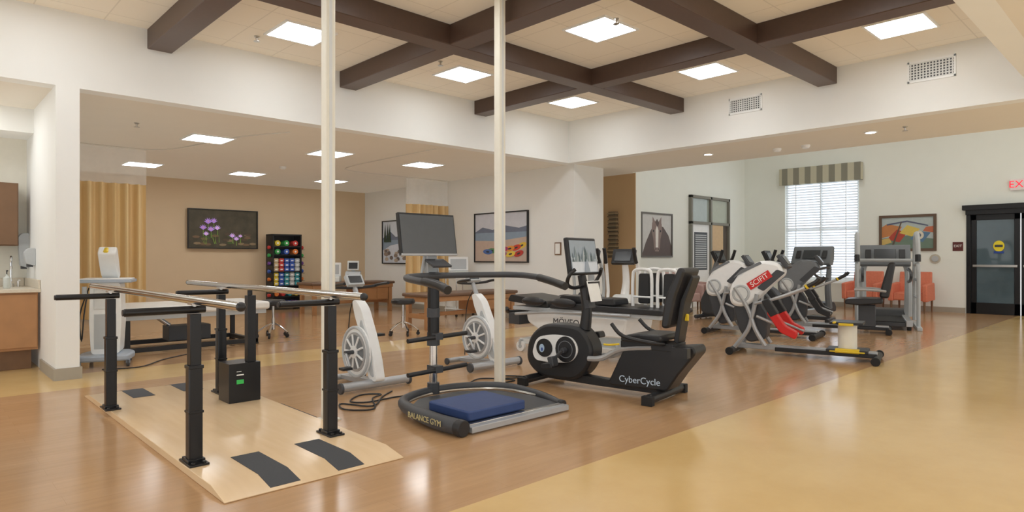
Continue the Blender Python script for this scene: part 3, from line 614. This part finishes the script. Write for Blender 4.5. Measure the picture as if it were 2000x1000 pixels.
# ---------- recumbent steppers
def stepper(loc,rz,label,seat='post',logo=True,sm=None,pm=None):
    sm=sm or wht; pm=pm or red
    T=Thing('recumbent_stepper',label,'exercise machine',loc,rz,group='recumbent steppers')
    g=G().cyl((-.32,.8,.05),(.32,.8,.05),.04,blk).cyl((-.35,-.84,.045),(.35,-.84,.045),.04,blk).bx(-.06,.06,-.84,.8,.06,.12,silv).bx(-.09,.09,-.84,.3,.05,.1,blk)
    for x in(-.34,.34):
        for y in(.8,-.84): g.cyl((x,y,.05),(x*1.12,y,.05),.05,rub)
    T.part('base_frame',g,.006)
    for x in(-.17,.17):
        T.part('support_strut',G().tube([(x,.78,.08),(x,.62,.3),(x,.56,.5),(x,.5,.78)],.028,silv))
        T.part('support_strut',G().tube([(x,.4,.12),(x,.52,.32),(x,.62,.6),(x,.78,.86)],.028,silv))
    T.part('lower_housing',G().prism(rr([(.82,.62),(.5,.7),(.38,.5),(.4,.2),(.62,.14),(.74,.3)],.06),'x',-.12,.12,dgr),.02)
    h=T.part('shroud',G().prism(rr([(.86,.84),(.72,1.06),(.46,1.22),(.22,1.18),(.18,1.04),(.34,.9),(.5,.72),(.66,.6),(.84,.62)],.09,5),'x',-.17,.17,sm),.04,label='glossy moulded shroud')
    T.part('shroud_trim',G().ring((-.17,.7,.78),.1,.016,lgr).cyl((-.185,.7,.78),(-.165,.7,.78),.085,offw).prism(rr([(.26,1.1),(.16,1.06),(.42,.82),(.5,.86)],.02),'x',-.178,-.165,dgr).prism(rr([(.8,.98),(.7,1.09),(.46,1.2),(.44,1.17),(.68,1.05)],.02),'x',-.176,-.165,mgr),parent=h)
    if logo:
        M=MXn(-.18,.47,.96,34); g=G(); w,hh=.16,.05
        g.add([(-w,-hh,0),(w,-hh,0),(w,hh,0),(-w,hh,0),(-w,-hh,.004),(w,-hh,.004),(w,hh,.004),(-w,hh,.004)],[(0,1,2,3),(4,5,6,7),(0,1,5,4),(1,2,6,5),(2,3,7,6),(3,0,4,7)],red,M)
        g.text('SCIFIT',.092,MXn(-.186,.47,.96,34),paper); T.part('logo_plate',g,parent=h)
    T.part('console',G().box((0,.2,1.2),(.3,.05,.2),dgr,(-35,0,0)).box((0,.18,1.215),(.24,.02,.14),scr,(-35,0,0)),.01)
    for x in(-.26,.26):
        g=G().tube([(x*.75,.52,.66),(x,.3,.72),(x,.0,.84),(x,-.12,.9)],.02,silv); T.part('arm_lever',g)
        T.part('grip',G().tube([(x,-.08,.88),(x,-.2,.95),(x,-.24,1.0)],.026,blk).cyl((x,-.09,.885),(x,-.11,.9),.03,yel))
        T.part('linkage',G().tube([(x*.8,.5,.5),(x*.8,.2,.38),(x*.8,.0,.3)],.018,silv))
        p=T.part('foot_pedal',G().prism(rr([(.28,.62),(.36,.56),(.2,.32),(.02,.24),(.0,.33),(.14,.4)],.03),'x',x-.06,x+.06,pm).prism(rr([(.34,.74),(.42,.7),(.31,.5),(.22,.55)],.02),'x',x-.065,x+.065,blk),.01,label='foot pedal with black toe pad')
    if seat=='post':
        g=G().cyl((0,-.52,.14),(0,-.52,.44),.105,cream,n=24); T.part('seat_post',g,.004,label='cream cylindrical seat post')
        T.part('seat_plate',G().bx(-.18,.2,-.7,-.34,.44,.47,blk).bx(-.19,-.18,-.6,-.44,.43,.46,yel).box((-.22,-.4,.47),(.12,.03,.02),yel),.006)
        T.part('seat_carriage',G().bx(-.17,.17,-.75,-.3,.1,.14,blk).bx(-.18,-.1,-.66,-.4,.1,.15,yel).bx(-.2,-.17,-.72,-.34,.11,.125,yel),.006)
    elif seat=='full':
        T.part('seat_post',G().bx(-.08,.08,-.65,-.4,.1,.46,dgr),.01)
        T.part('seat_cushion',G().prism(rr([(-.2,.48),(-.22,.56),(-.5,.58),(-.76,.58),(-.76,.5),(-.4,.46)],.03),'x',-.25,.25,vinyl),.02)
        T.part('backrest',G().prism(rr([(-.70,.6),(-.74,.8),(-.84,1.18),(-.94,1.18),(-.88,.8),(-.84,.58)],.05),'x',-.23,.23,vinyl),.04)
        for q in(-1,1): T.part('armrest',G().tube([(q*.24,-.8,.7),(q*.3,-.6,.72),(q*.3,-.35,.72)],.022,silv))
    return T.e
stepper((8.25,3.37),13.6,'white and grey recumbent stepper with red pedals, seat removed','post')
stepper((10.05,4.75),10,'white recumbent stepper standing behind another stepper','none',False,None,blk)
stepper((11.55,4.2),16,'grey recumbent stepper with padded black seat and backrest','full',False,mgr,blk)

# ---------- treadmills
def treadmill(loc,rz,label,arcs=False):
    T=Thing('treadmill',label,'treadmill',loc,rz,group='treadmills')
    g=G().bx(-.37,-.27,-.9,.75,.06,.17,silv).bx(.27,.37,-.9,.75,.06,.17,silv).bx(-.27,.27,-.88,.75,.06,.13,dgr)
    for x in(-.32,.32):
        for y in(-.85,.7): g.cyl((x,y,0),(x,y,.07),.035,rub)
    T.part('deck',g,.01); T.part('running_belt',G().bx(-.26,.26,-.87,.5,.13,.145,rub),.003)
    T.part('motor_hood',G().prism(rr([(.42,.12),(.5,.26),(.8,.28),(.92,.18),(.92,.06),(.42,.06)],.05),'x',-.38,.38,dgr),.02)
    for x in(-.38,.38):
        T.part('upright',G().tube([(x,.5,.15),(x,.42,.6),(x*.98,.52,1.0),(x*.8,.6,1.15)],[.075,.065,.055,.04],mgr if not arcs else lgr))
        T.part('handrail',G().tube([(x,.5,1.02),(x,.3,1.03),(x,-.2,.98),(x,-.28,.9),(x,.0,.82),(x,.4,.8)],.026,dgr))
    T.part('console',G().prism(rr([(.45,1.08),(.42,1.12),(.62,1.5),(.7,1.48),(.68,1.2),(.6,1.08)],.03),'x',-.42,.42,mgr).box((0,.5,1.32),(.36,.012,.22),scr,(-31,0,0)).box((.28,.5,1.32),(.1,.012,.2),blk,(-31,0,0)).box((-.28,.5,1.32),(.1,.012,.2),blk,(-31,0,0)),.015)
    if arcs:
        for x in(-.47,.47):
            T.part('support_arc',G().tube([(x,.2,.1),(x,.18,.9),(x,.16,1.35),(x,.05,1.6),(x,-.18,1.68),(x,-.4,1.54),(x,-.48,1.3)],.042,lgr),label='tall pale curved support arm')
            T.part('side_frame',G().tube([(x,-.62,.06),(x,-.6,.6),(x,-.55,1.1),(x,-.1,1.12),(x,.18,1.12)],.032,lgr).tube([(x,-.6,.55),(x,.18,.55)],.026,lgr).tube([(x,-.58,.85),(x,.18,.85)],.022,mgr))
            T.part('floor_runner',G().bx(x-.04,x+.04,-.9,.6,.0,.06,lgr),.01)
            T.part('hand_grip',G().tube([(x,-.48,1.3),(x,-.5,1.18)],.045,blk))
        T.part('cross_bar',G().tube([(-.47,.18,1.2),(.47,.18,1.2)],.03,lgr))
    return T.e
treadmill((14.1,5.75),-90,'grey treadmill with console in front of window')
treadmill((13.2,3.85),-72,'grey treadmill with tall pale curved support arms',True)
# ---------- elliptical
def elliptical(loc,rz,label,a=None,b=None):
    a=a or offw;b=b or wht
    T=Thing('elliptical_trainer',label,'exercise machine',loc,rz,group='elliptical trainers')
    T.part('base_frame',G().cyl((-.3,.75,.05),(.3,.75,.05),.04,dgr).cyl((-.28,-.75,.05),(.28,-.75,.05),.04,dgr).bx(-.05,.05,-.75,.75,.05,.12,dgr),.006)
    T.part('housing',G().prism(rr([(.1,.1),(.1,.4),(.3,.66),(.6,.64),(.75,.35),(.7,.1)],.1),'x',-.16,.16,a),.03)
    T.part('mast',G().tube([(0,.4,.55),(0,.5,.85),(0,.45,1.14)],[.08,.06,.05],b,10)); T.part('console',G().box((0,.4,1.26),(.38,.07,.26),blk,(-25,0,0)).box((0,.36,1.27),(.28,.01,.17),scr,(-25,0,0)),.012)
    for x in(-.28,.28):
        T.part('swing_arm',G().tube([(x,.15,.3),(x,.4,.6),(x,.36,1.0),(x*.9,.24,1.25),(x*.9,.2,1.34)],.028,b)); T.part('grip',G().tube([(x*.93,.27,1.16),(x*.9,.22,1.28),(x*.9,.18,1.4)],.031,blk))
        T.part('foot_pedal',G().box((x,-.2,.3),(.15,.4,.04),blk,(6 if x>0 else -6,0,0)).tube([(x,-.1,.28),(x,.3,.3)],.02,silv),.01)
    return T.e
elliptical((8.1,6.2),-75,'white elliptical trainer with black console beside tilt table')
elliptical((8.3,7.1),-75,'dark elliptical trainer with black console near wall corner',dgr,lgr)
elliptical((12.0,6.15),0,'dark grey elliptical trainer with black console near lobby wall',dgr,mgr)
elliptical((12.75,5.45),8,'dark grey elliptical trainer standing before window treadmill',dgr,mgr)

# ---------- armchairs
def armchair(loc,rz,label,cl,grp):
    up=mat('upholstery_'+cl[0],cl[1],.8,var=.15,s=30,bump=.15)
    T=Thing('armchair',label,'armchair',loc,rz,group=grp)
    T.part('seat',G().bx(-.3,.3,-.3,.28,.28,.46,up),.03); T.part('backrest',G().prism(rr([(.2,.28),(.24,.5),(.32,.92),(.42,.92),(.4,.5),(.36,.28)],.03),'x',-.32,.32,up),.03)
    for x in(-.34,.34): T.part('armrest',G().prism(rr([(-.32,.26),(-.34,.64),(.3,.68),(.36,.28)],.04),'x',x-.05,x+.05,up),.02)
    for x in(-.33,.33):
        for y in(-.28,.32): T.part('leg',G().cyl((x,y,.27),(x,y,0),.025,wood2,r2=.016,n=10))
armchair((12.55,7.75),0,'dusty pink upholstered armchair against lobby wall',('pink',(196,164,158)),'armchairs')
armchair((13.45,7.75),0,'dusty pink upholstered armchair against lobby wall',('pink',(196,164,158)),'armchairs')
armchair((16.7,4.35),-90,'coral upholstered armchair below abstract painting',('coral',(214,124,96)),'armchairs')
armchair((16.7,5.35),-90,'coral upholstered armchair beneath window edge',('coral',(214,124,96)),'armchairs')

# ---------- therapy tables
T=Thing('mat_table','low treatment table, pale grey vinyl top, black frame','treatment table',(2.9,9.8))
T.part('tabletop_pad',G().bx(-1.0,1.0,-.55,.55,.5,.61,mat('grey_vinyl',(228,226,221),.4)),.03)
g=G().bx(-.96,.96,-.5,.5,.44,.5,lgr)
for y in(-.45,.45): g.bx(-.85,.85,y-.03,y+.03,.02,.08,blk)
for x in(-.8,.8): g.bx(x-.03,x+.03,-.45,.45,.02,.08,blk)
g.bx(-.25,.3,-.15,.15,.1,.3,dgr).cyl((-.2,0,.3),(-.4,0,.46),.03,chr_); T.part('lift_frame',g,.004)
for x in(-.82,.82):
    for y in(-.45,.45): T.part('leg',G().bx(x-.03,x+.03,y-.03,y+.03,0,.45,blk).cyl((x,y,0),(x,y,.02),.045,rub),.004)
def wtable(loc,L,W,H,rz,label):
    T=Thing('treatment_table',label,'treatment table',loc,rz,group='wooden treatment tables')
    T.part('tabletop_pad',G().bx(-L/2,L/2,-W/2,W/2,H-.06,H,brv),.02); T.part('apron',G().bx(-L/2+.04,L/2-.04,-W/2+.03,W/2-.03,H-.14,H-.06,wood),.004)
    for x in(-L/2+.1,L/2-.1):
        for y in(-W/2+.08,W/2-.08): T.part('leg',G().bx(x-.04,x+.04,y-.04,y+.04,0,H-.14,wood),.005)
    T.part('stretcher',G().bx(-L/2+.1,L/2-.1,-.03,.03,.2,.27,wood).bx(-L/2+.07,-L/2+.13,-W/2+.1,W/2-.1,.18,.26,wood).bx(L/2-.13,L/2-.07,-W/2+.1,W/2-.1,.18,.26,wood),.004)
    T.part('storage_box',G().bx(.15,L/2-.15,-W/2+.06,W/2-.06,.27,H-.14,wood).bx(.17,L/4+.05,-W/2+.045,-W/2+.06,.29,H-.16,wood).bx(L/4+.07,L/2-.17,-W/2+.045,-W/2+.06,.29,H-.16,wood),.004)
wtable((7.4,13.3),2.1,.75,.7,0,'wooden treatment table with brown vinyl top, equipment on it')
wtable((7.55,9.3),2.2,.72,.62,0,'wooden treatment table with brown vinyl top beside inner wall')
def stool(loc):
    T=Thing('rolling_stool','round black rolling stool with chrome five-star base','stool',loc,group='rolling stools')
    T.part('seat',G().lathe([(.02,.5),(.17,.5),(.19,.52),(.19,.56),(.17,.585),(.02,.59)],(0,0,0),vinyl,28)); T.part('column',G().cyl((0,0,.12),(0,0,.5),.02,chr_).cyl((0,0,.12),(0,0,.3),.03,chr_))
    for i in range(5):
        a=i*2*math.pi/5+.3;x,y=.24*math.cos(a),.24*math.sin(a)
        T.part('leg',G().tube([(0,0,.22),(x*.5,y*.5,.17),(x,y,.08)],.013,chr_).cyl((x-.012*math.sin(a),y+.012*math.cos(a),.03),(x+.012*math.sin(a),y-.012*math.cos(a),.03),.03,blk).bx(x-.012,x+.012,y-.012,y+.012,.03,.085,blk))
    return T.e
s=stool((4.22,9.9)); dup(s,(5.85,8.72),20)

# ---------- trolley machine
T=Thing('therapy_trolley','tall white medical therapy unit on wheeled blue-grey base','medical equipment',(1.74,8.72),-20)
bg=mat('blue_grey_plastic',(168,178,190),.4)
T.part('base',G().prism(rr([(-.25,-.3),(.25,-.3),(.28,.05),(.2,.26),(-.2,.26),(-.28,.05)],.08),'z',.07,.14,bg),.02,label='blue-grey wheeled base')
for x,y in((-.24,-.26),(.24,-.26),(-.2,.22),(.2,.22)): T.part('caster',G().cyl((x-.015,y,.04),(x+.015,y,.04),.04,dgr).bx(x-.02,x+.02,y-.015,y+.015,.04,.08,bg))
T.part('cabinet_body',G().prism(rr([(-.14,.14),(-.16,.5),(-.15,.96),(.15,.96),(.16,.5),(.14,.14)],.04),'y',-.16,.18,wht).bx(-.11,.11,-.165,-.16,.2,.6,lgr).bx(-.11,.11,-.17,-.165,.66,.9,offw),.02)
T.part('tray',G().bx(-.27,.27,-.24,.22,.96,.995,bg).bx(-.25,.25,-.22,.2,.995,1.01,wht),.01)
T.part('screen_head',G().prism(rr([(.12,1.0),(.0,1.1),(-.16,1.3),(-.06,1.38),(.0,1.36),(.1,1.22),(.2,1.08),(.2,1.02)],.04),'x',-.08,.1,wht).cyl((.0,-.06,1.35),(.0,-.14,1.3),.03,yel),.015)
T.part('cable',G().tube([(-.17,-.1,.9),(-.24,-.2,.6),(-.22,-.22,.3),(-.2,-.2,.6),(-.18,-.12,.85)],.008,blk,6).cyl((-.2,-.18,.78),(-.2,-.18,.92),.025,lgr))
def device(loc,rz,label,kind):
    T=Thing('therapy_device',label,'medical equipment',loc,rz,group='table-top therapy devices')
    if kind==0:
        T.part('body',G().prism(rr([(-.2,0),(-.16,.12),(.2,.14),(.22,0)],.03),'x',-.2,.2,offw),.01); T.part('screen_head',G().box((0,.05,.28),(.42,.08,.3),wht,(-12,0,0)).box((0,.005,.28),(.34,.01,.22),lgr,(-12,0,0)),.015)
    else:
        T.part('body',G().prism(rr([(-.15,0),(-.17,.1),(-.02,.22),(.15,.24),(.15,0)],.03),'x',-.17,.17,lgr).cyl((-.1,-.12,.12),(-.1,-.16,.15),.025,blk),.01); T.part('screen_head',G().box((0,.05,.36),(.26,.06,.22),offw,(-18,0,0)).box((0,.015,.36),(.2,.01,.15),scr,(-18,0,0)),.01); T.part('neck',G().bx(-.04,.04,.03,.09,.2,.28,lgr))
    return T
device((7.0,13.3,.701),-35,'white boxy therapy device on treatment table',0)
device((7.55,13.3,.701),-35,'grey therapy device with small screen on table',1)
T=Thing('equipment_cart','small white wheeled equipment cart by inner wall','cart',(8.65,10.75))
for z in(.15,.45,.8): T.part('shelf',G().bx(-.25,.25,-.2,.2,z,z+.03,offw),.006)
for x in(-.23,.23):
    for y in(-.18,.18): T.part('leg',G().cyl((x,y,.05),(x,y,.83),.012,chr_).cyl((x-.012,y,.03),(x+.012,y,.03),.03,blk))
device((8.62,10.75,.831),-35,'white therapy device on equipment cart',0)

# ---------- weight rack
T=Thing('weight_rack','black storage rack holding colourful weights and bands','rack',(6.7,15.1))
g=G().bx(-.36,-.33,-.2,.2,0,1.8,blk).bx(.33,.36,-.2,.2,0,1.8,blk).bx(-.33,.33,.17,.2,.05,1.8,blk).bx(-.36,.36,-.2,.2,1.78,1.81,blk)
for i in range(7):
    z=.35+i*.19
    for sx in(-1,1): g.bx(min(sx*.36,sx*.46),max(sx*.36,sx*.46),-.15,-.05,z-.055,z-.046,blk)
T.part('frame',g,.002)
for z in(.08,.3,.56,.9,1.3,1.5): T.part('shelf',G().bx(-.33,.33,-.2,.17,z,z+.02,blk),.003)
cols={'green':(60,160,80),'red':(196,60,54),'blue':(60,94,180),'yellow':(222,196,66),'orange':(222,124,56),'purple':(112,70,146),'teal':(60,146,156),'grey':(184,188,188),'tan':(200,176,136)}
cm={k:mat('colour_'+k,v,.5) for k,v in cols.items()}
for zi,z in enumerate((1.52,1.32)):
    for i,k in enumerate((['yellow','green','red'],['green','blue','orange'])[zi]):
        x=-.22+i*.22
        solo('exercise_band_roll',k+' roll of resistance band on rack shelf','exercise band',G().cyl((x,-.16,.07),(x,.1,.07),.067,cm[k],n=20).cyl((x,-.165,.07),(x,-.155,.07),.025,paper,n=12),(6.7,15.1,z+.0035),bevel=.004,group='resistance band rolls')
cw={}
for zi,z in enumerate((.92,.58)):
    for i,k in enumerate((['tan','red','blue','blue','grey'],['yellow','blue','teal','grey','teal'])[zi]):
        x=-.264+i*.132
        for j in range(3):
            zz=z+.001+j*.105
            if k not in cw:
                cw[k]=solo('cuff_weight',k+' wrap-around cuff weight on rack shelf','cuff weight',G().prism(rr([(-.058,0),(.058,0),(.058,.098),(-.058,.098)],.03),'y',-.17,-.08,cm[k]).bx(-.03,.03,-.173,-.17,.03,.06,paper),(6.7+x,15.1,zz),bevel=.006,group='cuff weights')
            else: dup(cw[k],(6.7+x,15.1,zz))
for zi,z in enumerate((.1,.32)):
    for i,k in enumerate((['purple','red','blue','purple'],['orange','red','teal','yellow'])[zi]):
        x=-.25+i*.165
        solo('dumbbell',k+' vinyl dumbbell on rack shelf','dumbbell',G().cyl((x,-.17,.06),(x,-.09,.06),.06,cm[k],n=6).cyl((x,.05,.06),(x,.12,.06),.06,cm[k],n=6).cyl((x,-.09,.06),(x,.05,.06),.018,cm[k]),(6.7,15.1,z+.0),bevel=.006,group='vinyl dumbbells')
for i in range(7):
    k=['red','teal','orange','blue','purple','green','red'][i]; z=.35+i*.19
    for sx in(-1,1):
        solo('dumbbell',k+' small dumbbell hung on rack side','dumbbell',G().cyl((sx*.362,-.1,z),(sx*.43,-.1,z),.018,blk).ell((sx*.42,-.1,z),(.03,.045,.045),cm[k]).ell((sx*.388,-.1,z),(.025,.04,.04),cm[k]),(6.7,15.1,0),group='vinyl dumbbells')

# ---------- cables
def cable(pts,lab,r=.007): solo('power_cable',lab,'cable',G().tube([(x,y,.008) for x,y in pts],r,blk,6,6),group='power cables')
cable([(3.3,5.1),(3.1,4.95),(2.85,4.7),(2.7,4.95),(2.62,4.75),(2.8,4.6),(3.0,4.95),(3.15,5.05),(3.0,5.15),(2.8,4.98),(2.9,4.85),(3.2,4.86),(3.34,4.78)],'black power cable looped on floor beside ergometer')
cable([(4.0,4.85),(4.3,5.0),(4.5,4.7),(4.25,4.72),(4.55,4.95),(4.7,4.75),(4.45,4.85)],'black power cable coiled on floor near pole')
cable([(1.6,8.3),(1.95,8.2),(2.3,8.6),(2.7,8.9)],'black power cable trailing from therapy trolley')
solo('floor_cable_cover','thin black cable cover strip on floor','cable cover',G().prism([(2.27,5.3),(2.33,5.3),(2.33,4.66),(2.27,4.66)],'z',.001,.012,rub))

# ---------- soft upward bounce light
L=bpy.data.lights.new('bounce_fill','SUN'); L.energy=1.3; L.angle=rad(150); L.color=(.98,1,.97)
try: L.use_shadow=False
except Exception: pass
try: L.cycles.cast_shadow=False
except Exception: pass
lo=bpy.data.objects.new('bounce_fill',L); COL.objects.link(lo); lo.rotation_euler=(rad(180),0,0); lo.location=(4,4,.5)

# ---------- camera, world
cam=bpy.data.cameras.new('camera'); cam.lens=22.55; cam.sensor_width=36; cam.shift_y=.0015; cam.clip_end=60
co=bpy.data.objects.new('camera',cam); COL.objects.link(co); co.location=(0,0,1.25); co.rotation_euler=(rad(90),0,-math.atan2(.688,.725)); scn.camera=co
w=bpy.data.worlds.new('world'); scn.world=w; w.use_nodes=True; w.node_tree.nodes['Background'].inputs[0].default_value=(.97,.98,.98,1); w.node_tree.nodes['Background'].inputs[1].default_value=1.3
scn.view_settings.view_transform='Standard'; scn.view_settings.exposure=0
